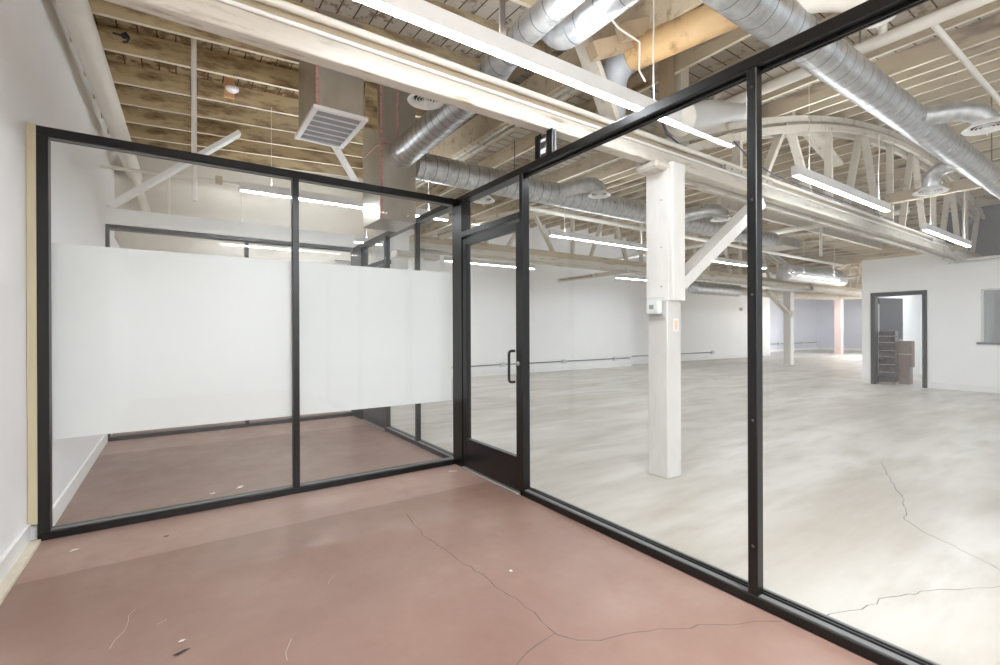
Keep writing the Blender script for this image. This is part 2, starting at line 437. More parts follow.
struct(B(-.718, -.672, -3.2, Y1-.02, 0, .022).build('trim_2', 'lath'), 'pale raw strip on the floor along the left wall')
struct(B(XL, XR+.03, Y2, Y2+.10, T+.004, T+.19).build('trim_3', 'trim'), 'white painted header over the rear glass partition')

# ------------------------------------------------------------------ glass partitions
FW = .045
def frame_x(mb, x0, x1, y, z0, z1):   # bar of the frame in a wall that runs along X
    mb.box(x0, x1, y, y+D, z0, z1, bev=.003)
def part(parent, name, mat, *boxes, bev=.003, label=None):
    first = None
    for b in boxes:                      # every separate piece is a part of its own
        o = MB().box(*b, bev=bev).build(name, mat, parent, label=label)
        first = first or o
    return first

def cross_partition(y, label, film=True):
    t = thing('glass_partition', label, 'glass wall')
    part(t, 'top_rail', 'black', (XL-.02, XR, y, y+D, T-.052, T))
    part(t, 'bottom_rail', 'black', (XL-.02, XR, y, y+D, .002, .047), (XL-.02, XR, y+.04, y+.075, .047, .058))
    part(t, 'jamb', 'black', (XL-.02, XL+.035, y, y+.08, .047, T-.052))
    mu = part(t, 'mullion', 'black', (.733, .780, y, y+.055, .047, T-.052))
    for z in (.5, 1.22, 1.94):
        MB().lathe([(.0, .003), (.006, .003), (.007, 0)], (.757, y, z), (0, -1, 0), 12).build('screw', 'dark', mu)
    part(t, 'glazing_bead', 'bead', (XL+.035, .733, y+.03, y+.042, T-.064, T-.052), (.78, XR, y+.03, y+.042, T-.064, T-.052),
         (XL+.035, .733, y+.03, y+.042, .047, .058), (.78, XR, y+.03, y+.042, .047, .058), bev=0)
    for a, b in ((XL+.04, .735), (.778, XR-.002)):
        mb = MB(); mb.quad((a, y+.057, .05), (b, y+.057, .05), (b, y+.057, T-.055), (a, y+.057, T-.055))
        pn = mb.build('pane', 'glass', t)
        if film:
            mb = MB(); mb.quad((a, y+.062, .595), (b, y+.062, .595), (b, y+.062, 1.80), (a, y+.062, 1.80))
            mb.build('frosted_film', 'film', pn, label='white frosted film band across the pane')
    return t
cross_partition(Y1, 'black framed glass wall with white frosted bands, facing the viewer at left')
cross_partition(Y2, 'black framed glass wall deeper inside, behind the frosted glass wall', False)

# ---- long side partition of the front room, with the door bay
G = XR+.057
def side_bits(t, spans, transom=None):
    pass
t = thing('glass_partition', 'tall black framed glass wall running from the glass door to the right edge', 'glass wall')
YE = -1.2
part(t, 'top_rail', 'black', (XR, XR+D, YE, 3.745, T-.052, T))
part(t, 'bottom_rail', 'black', (XR, XR+D, YE, 2.865, .002, .047))
part(t, 'lit_rail_top', 'bead', (XR+.012, XR+.044, YE, 2.82, .047, .0505), (XR+.07, XR+.102, YE, 2.82, .047, .0505), bev=0)  # grey strips put the lit top of the black rail into colour
part(t, 'glazing_bead', 'black', (XR+.042, XR+.05, YE, 2.82, .047, .06), (XR+.064, XR+.072, YE, 2.82, .047, .06),
     (XR+.042, XR+.05, YE, 2.82, T-.066, T-.052), (XR+.064, XR+.072, YE, 2.82, T-.066, T-.052), bev=0)
part(t, 'jamb', 'black', (XR, XR+.065, 2.82, 2.865, .002, T-.052))
part(t, 'corner_post', 'black', (XR, XR+D, 3.745, Y1+.045, .002, T))
part(t, 'transom_bar', 'black', (XR-.006, XR+D, 2.865, 3.745, 2.105, 2.155))
for yy in (1.09, -.65):
    mu = part(t, 'mullion', 'black', (XR+.003, XR+.055, yy, yy+.045, .047, T-.052))
    if yy > 0:
        for z in (.27, .84, 1.41, 1.84, 2.35):
            MB().lathe([(.0, .003), (.006, .003), (.007, 0)], (XR+.003, yy+.022, z), (-1, 0, 0), 12).build('screw', 'dark', mu)
for a, b, z0 in ((2.818, 1.134, .05), (1.092, -.606, .05), (-.648, YE, .05), (3.747, 2.863, 2.15)):
    MB().quad((G, a, z0), (G, b, z0), (G, b, T-.05), (G, a, T-.05)).build('pane', 'glass', t)

# door leaf of the front room
d = thing('door_1', 'narrow black framed glass door with pull handle, beside the corner post', 'door'); d['kind'] = 'structure'
def glass_door(d, ya, yb, handle=True):
    xa, xb = XR+.008, XR+.053
    part(d, 'stile', 'black', (xa, xb, yb-.072, yb-.004, .022, 2.085))
    part(d, 'stile', 'black', (xa, xb, ya+.004, ya+.058, .022, 2.085))
    part(d, 'top_rail', 'black', (xa, xb, ya+.058, yb-.072, 2.025, 2.085))
    part(d, 'kick_panel', 'black', (xa, xb, ya+.058, yb-.072, .022, .28))
    x = (xa+xb)/2
    MB().quad((x, ya+.055, .275), (x, yb-.075, .275), (x, yb-.075, 2.03), (x, ya+.055, 2.03)).build('pane', 'glass', d)
    part(d, 'threshold', 'alu', (XR-.015, XR+D+.015, ya, yb, .002, .014), (XR+.02, XR+.09, ya, yb, .014, .02))
    if handle:
        y = ya+.075; h = XR-.045
        MB().tube([(xa, y, .855), (h+.02, y, .855), (h+.006, y, .861), (h, y, .875), (h, y, 1.075), (h+.006, y, 1.089), (h+.02, y, 1.095), (xa, y, 1.095)], .011, 12).build('pull_handle', 'rubber', d, label='black bent tube pull handle')
        MB().lathe([(0, .004), (.016, .004), (.017, 0)], (xa, ya+.03, 1.0), (-1, 0, 0), 16).build('lock_cylinder', 'alu', d)
glass_door(d, 2.865, 3.745)

# ---- side partition of the rear room with its own door
t = thing('glass_partition', 'black framed glass side wall of the rear room, behind the frosted glass', 'glass wall')
ya, yb = Y1+.046, Y2
part(t, 'top_rail', 'black', (XR, XR+D, ya, yb, T-.052, T))
part(t, 'bottom_rail', 'black', (XR, XR+D, ya, 5.70, .002, .047), (XR+.04, XR+.075, ya, 5.70, .047, .058))
part(t, 'lit_rail_top', 'bead', (XR+.005, XR+.038, ya, 5.66, .047, .05), bev=0)  # lit rail top put into a paler colour here too
part(t, 'mullion', 'black', (XR+.003, XR+.055, 4.74, 4.785, .047, T-.052))
part(t, 'jamb', 'black', (XR, XR+.065, 5.655, 5.70, .002, T-.052))
part(t, 'corner_post', 'black', (XR, XR+D, 6.58, Y2+D, .002, T))
part(t, 'transom_bar', 'black', (XR-.006, XR+D, 5.70, 6.58, 2.105, 2.155))
for a, b, z0 in ((ya, 4.742, .05), (4.783, 5.657, .05), (5.698, 6.582, 2.15)):
    MB().quad((G, a, z0), (G, b, z0), (G, b, T-.05), (G, a, T-.05)).build('pane', 'glass', t)
d = thing('door_2', 'black glass door of the rear room, partly hidden by the frosted film', 'door'); d['kind'] = 'structure'
glass_door(d, 5.70, 6.58, False)

# steel post tying the frame to the beam
t = thing('steel_post', 'short black steel post with clips between glass frame top and white beam', 'post', (XR, 2.55, T))
part(t, 'flange', 'black', (.0, .012, .06, .12, .0, .17), (.0, .012, -.07, -.01, .0, .17), (.0, .10, .115, .12, 0, .17))
part(t, 'web', 'bead', (.03, .04, -.07, .12, .0, .17))
part(t, 'clip', 'trim', (-.006, .0, .0, .05, .10, .12), (-.006, .0, .0, .05, .015, .05))

# ------------------------------------------------------------------ ceilings
APEX, K, ZT = 10.8, .028, 4.42
def arch(x):
    if x > 18.2: x -= 14.8
    return ZT-K*(x-APEX)**2
def roofz(x): return max(3.62, arch(x))
def lroof(x, y): return 3.68+.055*(x+.5)+.045*(y-4.69)
# left bay deck (boards run along Y, joists along X)
mb = MB(); o = .197
def lq(x0, x1, y0, y1): mb.quad(*[(x, y, lroof(x, y)+o) for x, y in ((x0, y0), (x0, y1), (x1, y1), (x1, y0))])
lq(-.9, 2.98, 4.08, 9.0); 
struct(mb.build('ceiling', 'deck'), 'tan plank roof deck over the left glass rooms')
mb = MB(); lq(-.9, 2.98, -3.4, 4.08)
struct(mb.build('ceiling', 'deckr'), 'flaking white plank roof deck above the beam')
mb = MB()
xs = [2.86+.305*i for i in range(103)]
for a, b in zip(xs, xs[1:]):
    za, zb = roofz(a)+.2, roofz(b)+.2
    mb.quad((a, -5, za), (a, 14, za), (b, 14, zb), (b, -5, zb))
struct(mb.build('ceiling', 'deckw'), 'plank roof deck on the bowed trusses of the hall')

# left joists
jl = 3.55
proto = None
ys = [8.46, 7.85, 7.24, 6.62, 6.02, 5.30, 4.69, 4.08, 3.47, 2.86, 2.25, 1.64]
ys = ys[::-1]
jm = MB().bar((-.735, 0, .10-.013), (2.9, 0, .10+.187), .036, .20); jm.m[2] = 1
for i, y in enumerate(ys):
    if proto is None: ob = jm.build('ceiling_joist', ['joist', 'joistedge']); proto = ob
    else: ob = proto.copy(); C.objects.link(ob)
    ob.location = (0, y, lroof(-.5, y))
    if y < 4.0: lab = 'flaking white joist above the white beam, %s from the viewer' % ORD[i]
    else: lab = 'bare tan timber joist over the left glass rooms, %s beyond the white beam' % ORD[i-4]
    tag(ob, lab, 'joist', 'tan joists over the left glass rooms')

# Y joists on the trusses
jm = MB().box(-.018, .018, -4.8, 11.5, 0, .19); jm.m[0] = 1; proto = None
x = 3.2; i = 0
while x < 18.0:
    if proto is None: ob = jm.build('ceiling_joist', ['joistw', 'joistedge']); proto = ob
    else: ob = proto.copy(); C.objects.link(ob)
    ob.location = (x, 0, roofz(x)+.005)
    tag(ob, 'whitewashed roof joist crossing over the trusses, %s from the glass rooms' % ORD[i], 'joist', 'whitewashed joists over the bowed trusses')
    x += .61; i += 1
x = 18.9
while x < 33:
    ob = proto.copy(); C.objects.link(ob); ob.location = (x, 1.6, roofz(x)+.005)
    tag(ob, 'roof joist in the far bay of the hall, %s from the glass rooms' % ORD[i], 'joist', 'joists of the far bay')
    x += 1.22; i += 1

# girder along Y between the two roofs
t = thing('roof_girder', 'white double girder running back above the round ducts behind the beam', 'girder')
part(t, 'plank', 'beamtan', (2.86, 2.91, 2.9, 8.7, 3.46, 3.74), (3.04, 3.09, 2.9, 8.7, 3.46, 3.74))
part(t, 'soffit', 'beam', (2.91, 2.955, 2.9, 8.7, 3.445, 3.50), (2.995, 3.04, 2.9, 8.7, 3.445, 3.50))
part(t, 'fascia', 'beamtan', (2.96, 2.99, -3.4, 8.7, 3.50, 4.3))

# ------------------------------------------------------------------ main beam over the glass rooms
def chord_parts(t, x0, x1, y, loc=0):
    part(t, 'lower_chord', 'beam', (x0, x1, y-.15, y-.055, 2.655, 2.765), bev=.006)
    part(t, 'upper_chord', 'beamtan', (x0, x1, y-.09, y-.01, 2.765, 2.895), bev=.005)
    part(t, 'edge_board', 'beamtan', (x0, x1, y-.055, y-.015, 2.68, 2.765), bev=.004)
t = thing('ceiling_beam', 'long white painted timber beam crossing above the glass rooms', 'beam')
chord_parts(t, -.735, 3.3, 2.65)
tag(MB().tube([(-.73, 2.535, 2.872), (3.3, 2.535, 2.872), (11.6, 2.535, 2.872)], .021, 12).build('conduit_pipe', 'pipe'), 'white pipe clipped along the upper edge of the long beam', 'pipe')
tag(MB().tube([(-.73, 2.493, 2.772), (11.8, 2.493, 2.772)], .011, 8).build('conduit_pipe', 'trim'), 'thin bright white conduit lying along the middle ledge of the long beam', 'pipe')

def truss(x0, y, label, group=None, detail=True):
    """bowed roof truss; x0 = left support, chord along X"""
    t = thing('roof_truss', label, 'truss', (x0, y, 2.6), group)
    L = 14.8
    def A(x): return ZT-K*(x+3.4-APEX)**2-2.6
    p = lambda n, m, *b, bev=.005: part(t, n, m, *b, bev=bev)
    p('bottom_chord', 'beam', (-.1, L+.1, -.15, -.04, .055, .165))
    p('bottom_chord', 'beamtan', (-.1, L+.1, -.09, .06, .165, .295))
    p('bottom_chord', 'beam', (-.1, L+.1, .0, .06, .02, .165))
    n = 36
    pts = [(L*i/n, A(L*i/n)) for i in range(n+1)]
    MB().sweep([(x, z-.045) for x, z in pts], (-.07, .09), .07).build('top_chord', 'truss', t)
    MB().sweep([(x, z-.165) for x, z in pts if z > .42], (-.10, -.05), .075).build('top_chord', 'truss', t)
    MB().sweep([(x, z-.165) for x, z in pts if z > .42], (.06, .11), .075).build('top_chord', 'truss', t)
    zb = .29
    tops = [.35, 2.52, 4.8, 7.05, 9.3, 11.55, 13.9]
    for k, xt in enumerate(tops):
        for dx in (-.62, .62):
            xb = xt+dx
            if A(xt) < .75: continue
            MB().bar((xt+dx*.12, 0, A(xt)-.12), (xb, 0, zb-.05), .05, .085, up=(0, 1, 0)).build('web', 'truss', t)
        if k < len(tops)-1:
            xm = (xt+tops[k+1])/2
            if A(xm) > .6: MB().bar((xm, .0, A(xm)-.12), (xm, .0, zb-.06), .05, .085, up=(0, 1, 0)).build('web', 'truss', t)
    return t
truss(3.4, 2.65, 'white bowed timber truss starting at the near column, behind the hanging lamp')
truss(3.4, 7.5, 'white bowed timber truss farther back, seen between door and near column')
truss(18.2, 7.5, 'bowed timber truss in the far bay beyond the distant white column')

# plates with bolts on the near truss foot
for k, (x, lab) in enumerate(((4.35, 'row of dark bolt heads on the truss foot right of the near column'), (10.9, 'dark bolted splice plate on the truss near the office wall'))):
    t = thing('splice_plate', lab, 'bracket', (x, 2.49, 2.80))
    part(t, 'plate', 'beam', (0, .9, .005, .05, -.015, .045), bev=0)
    for i in range(5):
        MB().lathe([(0, .008), (.008, .008), (.010, 0)], (.1+.17*i, .005, .015), (0, -1, 0), 10).build('bolt', 'brown', t)

# cripple posts and braces above the beam
def stick(name, label, cat, p0, p1, w, h, mat, up=(0, 1, 0), group=None):
    return tag(MB().bar(p0, p1, w, h, up).build(name, mat), label, cat, group)
stick('roof_post', 'brown upright timber post above the glass frame, left of a pair', 'post', (3.72, 2.70, 2.9), (3.72, 2.70, 3.8), .10, .1, 'brown')
stick('roof_post', 'paler upright timber post above the glass frame, right of a pair', 'post', (3.90, 2.68, 2.9), (3.90, 2.68, 3.8), .12, .1, 'truss')
stick('roof_brace', 'pale diagonal timber brace left of the tan pipe', 'brace', (2.50, 2.62, 3.62), (2.92, 2.62, 2.9), .05, .14, 'truss')
stick('roof_brace', 'broad brown diagonal timber brace right of the tan pipe', 'brace', (4.9, 2.72, 4.25), (4.02, 2.72, 3.3), .06, .15, 'brown')
stick('roof_brace', 'light face plank beside the broad brown brace', 'brace', (5.05, 2.66, 4.25), (4.15, 2.66, 3.26), .05, .07, 'truss')
for k, x in enumerate((5.0, 6.0)):
    stick('roof_post', ('short white post standing on the bow of the near truss', 'second short white post on the bow of the near truss')[k], 'post', (x, 2.66, arch(x)), (x, 2.66, roofz(x)+.1), .09, .1, 'truss')
stick('roof_brace', 'white sloped rafter above the bow of the near truss', 'brace', (5.9, 2.75, 4.05), (7.6, 2.75, 3.55), .05, .15, 'truss')
stick('tie_beam', 'tan tie beam running from the near truss to the right edge', 'beam', (8.8, 2.55, 3.2), (8.8, -1.5, 3.2), .12, .14, 'beamtan', (0, 0, 1))
# slotted strut behind
t = thing('slotted_strut', 'slotted steel strut hanging below the farther truss', 'strut', (8.6, 7.3, 2.58))
part(t, 'channel', 'truss', (-.03, .03, 0, 2.4, 0, .09), bev=0)
mb = MB()
for i in range(12): mb.box(-.033, -.03, 1.1+i*.1, 1.17+i*.1, .03, .06)
mb.build('slot', 'dark', t)

# knee braces
stick('knee_brace', 'white diagonal knee brace from near column up to the beam', 'brace', (3.66, 2.56, 1.65), (5.06, 2.56, 2.585), .10, .15, 'column')
stick('knee_brace', 'white board brace slanting up from left wall inside the rear glass room', 'brace', (-.64, Y2+.05, 2.70), (.68, Y2+.05, 3.85), .05, .17, 'trim')
stick('knee_brace', 'small white diagonal board below the ceiling grille', 'brace', (1.67, 6.62, 4.0), (2.12, 6.62, 3.3), .05, .12, 'trim')

# ------------------------------------------------------------------ columns
t = thing('timber_column', 'thick white timber column with a thermostat, in front of the hall', 'column', (3.385, 2.455, 0))
w, dd = .19, .20
part(t, 'post', 'colgrey', (0, w, 0, dd, 0, 2.66), bev=.008)
part(t, 'side_plank', 'column', (-.012, 0, -.02, .205, 1.5, 2.60), bev=.004)
part(t, 'front_plank', 'column', (.015, w-.004, -.045, 0, 1.5, 2.66), bev=.006)
part(t, 'bolster', 'beam', (-.16, .26, -.02, .20, 2.585, 2.655), bev=.02)
for z in (1.62, 1.95, 2.35): MB().lathe([(0, .004), (.006, .004), (.007, 0)], (-.012, .05, z), (-1, 0, 0), 10).build('bolt', 'bead', t)
t = thing('thermostat', 'white thermostat in clear guard box on the near column', 'thermostat', (3.345, 2.50, 1.38))
part(t, 'case', 'plastic', (-.03, .035, .0, .115, .01, .12), bev=.006)
part(t, 'screen', 'scr', (-.0325, -.03, .04, .085, .05, .085), bev=0)
gm = MB()
gm.box(-.05, .04, -.03, .15, -.012, .145, bev=.006)
gm.build('guard', glass('clear_guard', (.97, .98, .98, 1), .05, .03), t)
part(t, 'bracket', 'greymetal', (.0, .04, -.02, .14, -.02, -.012), bev=0)
t = thing('light_switch', 'small peach switch plate low on the near column', 'switch', (3.49, 2.455, 1.235))
part(t, 'plate', 'trim', (-.03, .045, -.006, 0, 0, .115), bev=.002)
part(t, 'toggle', 'peach', (-.02, .015, -.016, -.006, .02, .10), bev=.003)
t = thing('timber_column', 'distant slim white column with a small brace', 'column', (18.1, 8.0, 0))
part(t, 'post', 'column', (0, .24, 0, .24, 0, 2.62))
part(t, 'brace', 'beam', (.05, .2, -.03, 0, 1.7, 1.95))
MB().bar((-1.5, .1, 2.6), (.05, .1, 1.85), .1, .14, up=(0, 1, 0)).build('knee_brace', 'beam', t)
t = thing('timber_column', 'distant pinkish column near the office corner', 'column', (28.4, 10.12, 0))
part(t, 'post', 'pink', (0, .3, 0, .3, 0, 3.0)); part(t, 'cap', 'beam', (-.1, .4, -.1, .4, 3.0, 3.3))
t = thing('timber_column', 'pinkish pilaster at the end of the long white wall', 'column', (24.0, 11.75, 0))
part(t, 'post', 'pink', (-.0, .2, -.08, .2, 0, 3.3)); part(t, 'base', 'trim', (-.03, .23, -.1, .2, 0, .13))
t = thing('timber_column', 'white column under the farther truss behind the frosted glass', 'column', (3.3, 7.4, 0))
part(t, 'post', 'column', (0, .2, 0, .2, 0, 2.6)); part(t, 'bolster', 'beam', (-.3, .5, -.02, .22, 2.5, 2.6))

# ------------------------------------------------------------------ lamps
def make_lamp(loc, label, L=2.44, group='linear lamps of the hall'):
    t = thing('linear_lamp', label, 'lamp', loc, group)
    part(t, 'housing', 'lampbody', (0, L, -.031, .031, .006, .095), bev=0)
    MB().box(.008, L-.008, -.023, .023, 0, .006).build('diffuser', 'lamp', t)
    MB().box(.05, L-.05, -.022, .022, .095, .0965).build('ceiling_fill', 'upfill', t)  # unseen glowing strip added to light the ceiling
    part(t, 'end_cap', 'lampbody', (-.012, .0, -.031, .031, 0, .095), (L, L+.012, -.031, .031, 0, .095), bev=0)
    MB().tube([(.30, 0, .095), (.30, 0, .95)], .004, 6).build('hanger', 'cable', t)
    MB().tube([(2.17, 0, .095), (2.175, .01, .4), (2.165, -.005, .7), (2.17, 0, .9)], .006, 6).build('hanger', 'cable', t, label='thin pale hanging cable')
    return t
l0 = make_lamp((.61, 2.12, 2.76), 'long bright linear lamp hanging over the front red floor')
for loc, lab in (((4.85, 2.1, 2.715), 'bright linear lamp right of the black mullion, in front of the near truss'),
                 ((8.75, 2.1, 2.66), 'linear lamp nearest the office wall'),
                 ((.55, 5.6, 2.73), 'linear lamp inside the rear glass room, seen above the frosted band'),
                 ((4.80, 5.6, 2.73), 'linear lamp left of the near column, before the farther truss'),
                 ((8.98, 5.6, 2.69), 'linear lamp right of the near column, under the knee brace'),
                 ((13.1, 5.6, 2.64), 'small distant linear lamp left of the office corner'),
                 ((4.75, 9.0, 2.755), 'linear lamp seen through the glass door'),
                 ((10.1, 9.0, 2.72), 'linear lamp low behind the near column, at its left edge'),
                 ((.61, -1.42, 2.75), 'linear lamp near the viewer, mirrored low in the left glass panes'),
                 ((.5, 7.9, 2.75), 'unseen linear lamp added to brighten the last glass room')):  # the last lamp is added to light the rear wall
    dup(l0, loc, lab)

MB().box(.85, .885, -.006, .006, .095, .95).build('strap_hanger', 'darkcable', l0, label='flat dark metal strap')

# ------------------------------------------------------------------ ducts
def arc_pts(p0, p1, p2, n=6):
    p0, p1, p2 = map(Vector, (p0, p1, p2))
    return [p0.lerp(p1, i/n).lerp(p1.lerp(p2, i/n), i/n) for i in range(n+1)]
def collar(mb, p, axis, r, w=.03):
    a = Vector(axis).normalized(); p = Vector(p)
    mb.tube([p-a*w/2, p-a*w/2, p+a*w/2, p+a*w/2], [r, r+.012, r+.012, r], 28, False)
def diffuser(parent, c, r, name='round_diffuser'):
    c = Vector(c)
    dfo = MB().lathe([(r*.62, .05), (r*.7, .035), (r*.98, .004), (r, 0), (r*.98, -.006), (r*.74, .004), (r*.66, .03)], c, (0, 0, 1), 32).build(name, 'plastic', parent)
    mb = MB()
    for q in (.50, .34, .18): mb.lathe([(r*q, .012), (r*(q+.05), .002), (r*(q+.04), .0), (r*(q-.01), .010)], c, (0, 0, 1), 28)
    mb.lathe([(0, .012), (r*.1, .012), (r*.1, -.004), (0, -.004)], c, (0, 0, 1), 16)
    mb.tube([c+Vector((0, 0, .0)), c+Vector((0, 0, -.06))], .004, 6); mb.box(c.x-.012, c.x+.012, c.y-.003, c.y+.003, c.z-.066, c.z-.058)
    mb.build('vane_rings', 'plastic', dfo)
    MB().lathe([(0, .016), (r*.64, .016), (r*.64, .03)], c, (0, 0, 1), 24).build('throat', 'dark', dfo)
    return dfo
def strapset(t, pts, r, axis):
    for p in pts:
        mb = MB(); collar(mb, p, axis, r, .035); mb.build('strap', 'duct', t)

# A: thick duct along X over the glass wall, right
t = thing('round_duct', 'thick silver spiral duct slanting across the upper right', 'duct')
ra = .132; ya_, za_ = 1.5, 3.25
MB().spiral_duct((1.6, ya_, za_), (12.2, ya_-.06, za_), ra, pitch=.16).build('duct_run', ['duct', 'seam'], t)
for xx in (3.55, 5.55):
    mb = MB(); collar(mb, (xx, ya_, za_), (1, 0, 0), ra, .05); mb.build('joint_band', 'duct', t)
br = MB().tube([(5.7, 1.5, za_), (5.80, 1.36, za_)]+[tuple(p) for p in arc_pts((5.86, 1.27, za_), (6.02, 1.04, za_+.02), (6.08, 1.02, 3.13))], .085, 24).build('branch', 'duct', t)
mb = MB()
collar(mb, (5.83, 1.32, za_), (.5, -.85, 0), .085, .03)
mb.build('joint_band', 'duct', br)
diffuser(br, (6.08, 1.02, 3.08), .17)
br = MB().tube([(7.75, ya_, za_)]+[tuple(p) for p in arc_pts((7.8, 1.65, za_), (7.95, 1.85, za_+.02), (7.97, 1.85, 3.06))], .085, 24).build('branch', 'duct', t)
diffuser(br, (7.97, 1.85, 3.01), .18)
br = MB().tube([(3.18, ya_, za_+.05), (3.4, 1.32, za_+.10), (3.62, 1.17, za_+.10)], .06, 24).build('branch', 'pipe', t, label='cream coloured branch stub')
diffuser(br, (3.72, 1.12, 3.25), .10)
for x in (4.6, 9.2):
    MB().tube([(x, ya_, za_+ra), (x, ya_, roofz(x)+.1)], .008, 6).build('hanger', 'darkcable', t)

# B: duct along Y above the beam into the plenum box
t = thing('round_duct', 'silver spiral duct running back above the beam into the tall metal box', 'duct')
MB().spiral_duct((1.98, 4.72, 3.13), (1.95, 3.05, 3.15), .145, .125, pitch=.10).build('duct_run', ['duct', 'seam'], t)
MB().spiral_duct((1.95, 3.05, 3.15), (1.84, 2.4, 3.15), .12, .085, pitch=.12).build('duct_run', ['duct', 'seam'], t)
MB().spiral_duct((1.84, 2.4, 3.15), (1.80, 1.3, 3.15), .085, .085, pitch=.12).build('duct_run', ['duct', 'seam'], t)
mb = MB(); collar(mb, (1.95, 3.05, 3.15), (0, 1, 0), .155, .05); mb.build('joint_band', 'duct', t)
br = MB().tube([(1.94, 3.22, 3.13), (1.78, 3.2, 3.10)]+[tuple(p) for p in arc_pts((1.66, 3.18, 3.08), (1.52, 3.17, 3.07), (1.52, 3.17, 2.99))], .07, 20).build('branch', 'duct', t)
diffuser(br, (1.52, 3.17, 2.95), .135)
t = thing('round_duct', 'shorter silver duct with an elbow end beside the running lamp', 'duct')
MB().spiral_duct((2.05, 2.16, 3.13), (2.07, 1.2, 3.15), .088, pitch=.14).build('duct_run', ['duct', 'seam'], t)
MB().tube([tuple(p) for p in arc_pts((2.05, 2.16, 3.13), (2.05, 2.30, 3.13), (2.0, 2.32, 3.22))], .088, 24).build('elbow', 'duct', t)
MB().tube([(2.1, 1.4, 3.25), (2.1, 1.4, 3.8)], .006, 6).build('hanger', 'darkcable', t)

# E: duct along X from the box
t = thing('round_duct', 'long silver spiral duct running from the tall metal box past the near column', 'duct')
MB().spiral_duct((2.22, 4.93, 3.13), (10.2, 4.87, 3.12), .155, pitch=.14).build('duct_run', ['duct', 'seam'], t)
for xx in (4.15, 5.35):
    mb = MB(); collar(mb, (xx, 4.9, 3.13), (1, 0, 0), .145, .04); mb.build('joint_band', 'duct', t)
br = MB().tube([(4.3, 4.88, 3.15), (4.42, 4.7, 3.18)]+[tuple(p) for p in arc_pts((4.5, 4.58, 3.2), (4.62, 4.42, 3.22), (4.64, 4.42, 3.09))], .10, 22).build('branch', 'duct', t)
diffuser(br, (4.64, 4.42, 3.05), .15)
br = MB().tube([(2.95, 4.9, 3.1)]+[tuple(p) for p in arc_pts((3.1, 5.05, 3.1), (3.28, 5.15, 3.1), (3.28, 5.15, 2.98))], .08, 20).build('branch', 'duct', t)
diffuser(br, (3.28, 5.15, 2.94), .15)
br = MB().tube([(6.9, 4.9, 3.13), (7.1, 4.65, 3.2)]+[tuple(p) for p in arc_pts((7.2, 4.5, 3.22), (7.35, 4.3, 3.24), (7.35, 4.3, 3.1))], .11, 20).build('branch', 'duct', t)
diffuser(br, (7.35, 4.3, 3.06), .17)
part(t, 'end_plenum', 'sheet', (10.2, 10.9, 4.62, 5.1, 2.98, 3.16), bev=0)
for x in (3.6, 6.2, 8.6): MB().tube([(x, 4.9, 3.27), (x, 4.9, roofz(x)+.1)], .006, 6).build('hanger', 'darkcable', t)

# further ducts deep in the hall
t = thing('round_duct', 'bright round duct end deep in the hall, left of the office corner', 'duct')
MB().spiral_duct((14.8, 6.7, 2.95), (18.5, 6.6, 2.95), .24, pitch=.3).build('duct_run', ['duct', 'seam'], t)
MB().lathe([(0, .1), (.12, .085), (.2, .04), (.24, 0)], (14.8, 6.7, 2.95), (-1, 0, 0), 24).build('end_cap', 'duct', t)
br = MB().tube([(16.2, 6.6, 2.98), (16.5, 6.2, 3.0), (16.7, 6.0, 2.9)], .16, 18).build('branch', 'duct', t)
diffuser(br, (16.8, 5.9, 2.82), .3)
t = thing('round_duct', 'round duct end low behind the knee brace, by the black mullion', 'duct')
MB().spiral_duct((13.6, 8.9, 2.62), (16.2, 8.9, 2.62), .2, pitch=.3).build('duct_run', ['duct', 'seam'], t)
MB().lathe([(0, .08), (.1, .07), (.17, .035), (.2, 0)], (13.6, 8.9, 2.62), (-1, 0, 0), 24).build('end_cap', 'duct', t)
for x in (14.2, 15.8): MB().tube([(x, 8.9, 2.81), (x, 8.9, roofz(x)+.1)], .008, 6).build('hanger', 'darkcable', t)
t = thing('round_duct', 'curved pale pipe duct hanging along the far bay', 'duct')
MB().tube([tuple(p) for p in arc_pts((17.0, 9.6, 2.75), (22, 9.4, 2.6), (24, 7.6, 2.7), 10)]+[(30, 7.2, 2.7)], .15, 18).build('duct_run', 'truss', t)
t = thing('round_duct', 'grey duct elbow behind the glass, left of the black mullion', 'duct')
MB().tube([(3.44, 2.35, 3.00), (3.80, 2.36, 3.12), (3.97, 2.37, 3.18), (4.15, 2.37, 3.24), (4.5, 2.38, 3.33)], [.12, .12, .115, .085, .075], 24).build('duct_run', 'greymetal', t)
mb = MB(); collar(mb, (3.86, 2.362, 3.14), (1, .02, .34), .12, .03); mb.build('joint_band', 'greymetal', t)
MB().lathe([(.12, 0), (.14, .01), (.14, .025), (.0, .03)], (3.44, 2.35, 3.0), (-1, 0, -.33), 24).build('end_cap', 'pipe', t)

# ------------------------------------------------------------------ sheet metal boxes
t = thing('duct_box', 'square sheet metal shaft with a white slatted grille at its foot', 'duct', (.95, 4.02, 3.07))
part(t, 'casing', 'sheet', (0, .40, .03, .70, .03, .85), bev=.004)
part(t, 'seam_tape', 'tape', (-.002, .028, .027, .03, .03, .85), (-.003, 0, .03, .06, .03, .85), bev=0)
gr = MB()
gr.box(-.03, .42, -.02, .02, 0, .03); gr.box(-.03, .42, .70, .74, 0, .03); gr.box(-.03, .01, .02, .70, 0, .03); gr.box(.38, .42, .02, .70, 0, .03)
gr = gr.build('grille_frame', 'plastic', t)
mb = MB()
for i in range(40):
    y = .03+i*.0167; mb.bar((.01, y, .016), (.38, y, .016), .014, .002, up=(0, .7, .7))
mb.build('vanes', 'vane', gr)
mb = MB()
for i in range(5): mb.box(.01, .38, .02+(i+1)*.113-.004, .02+(i+1)*.113+.004, .002, .014)
mb.build('cross_bar', 'plastic', gr)
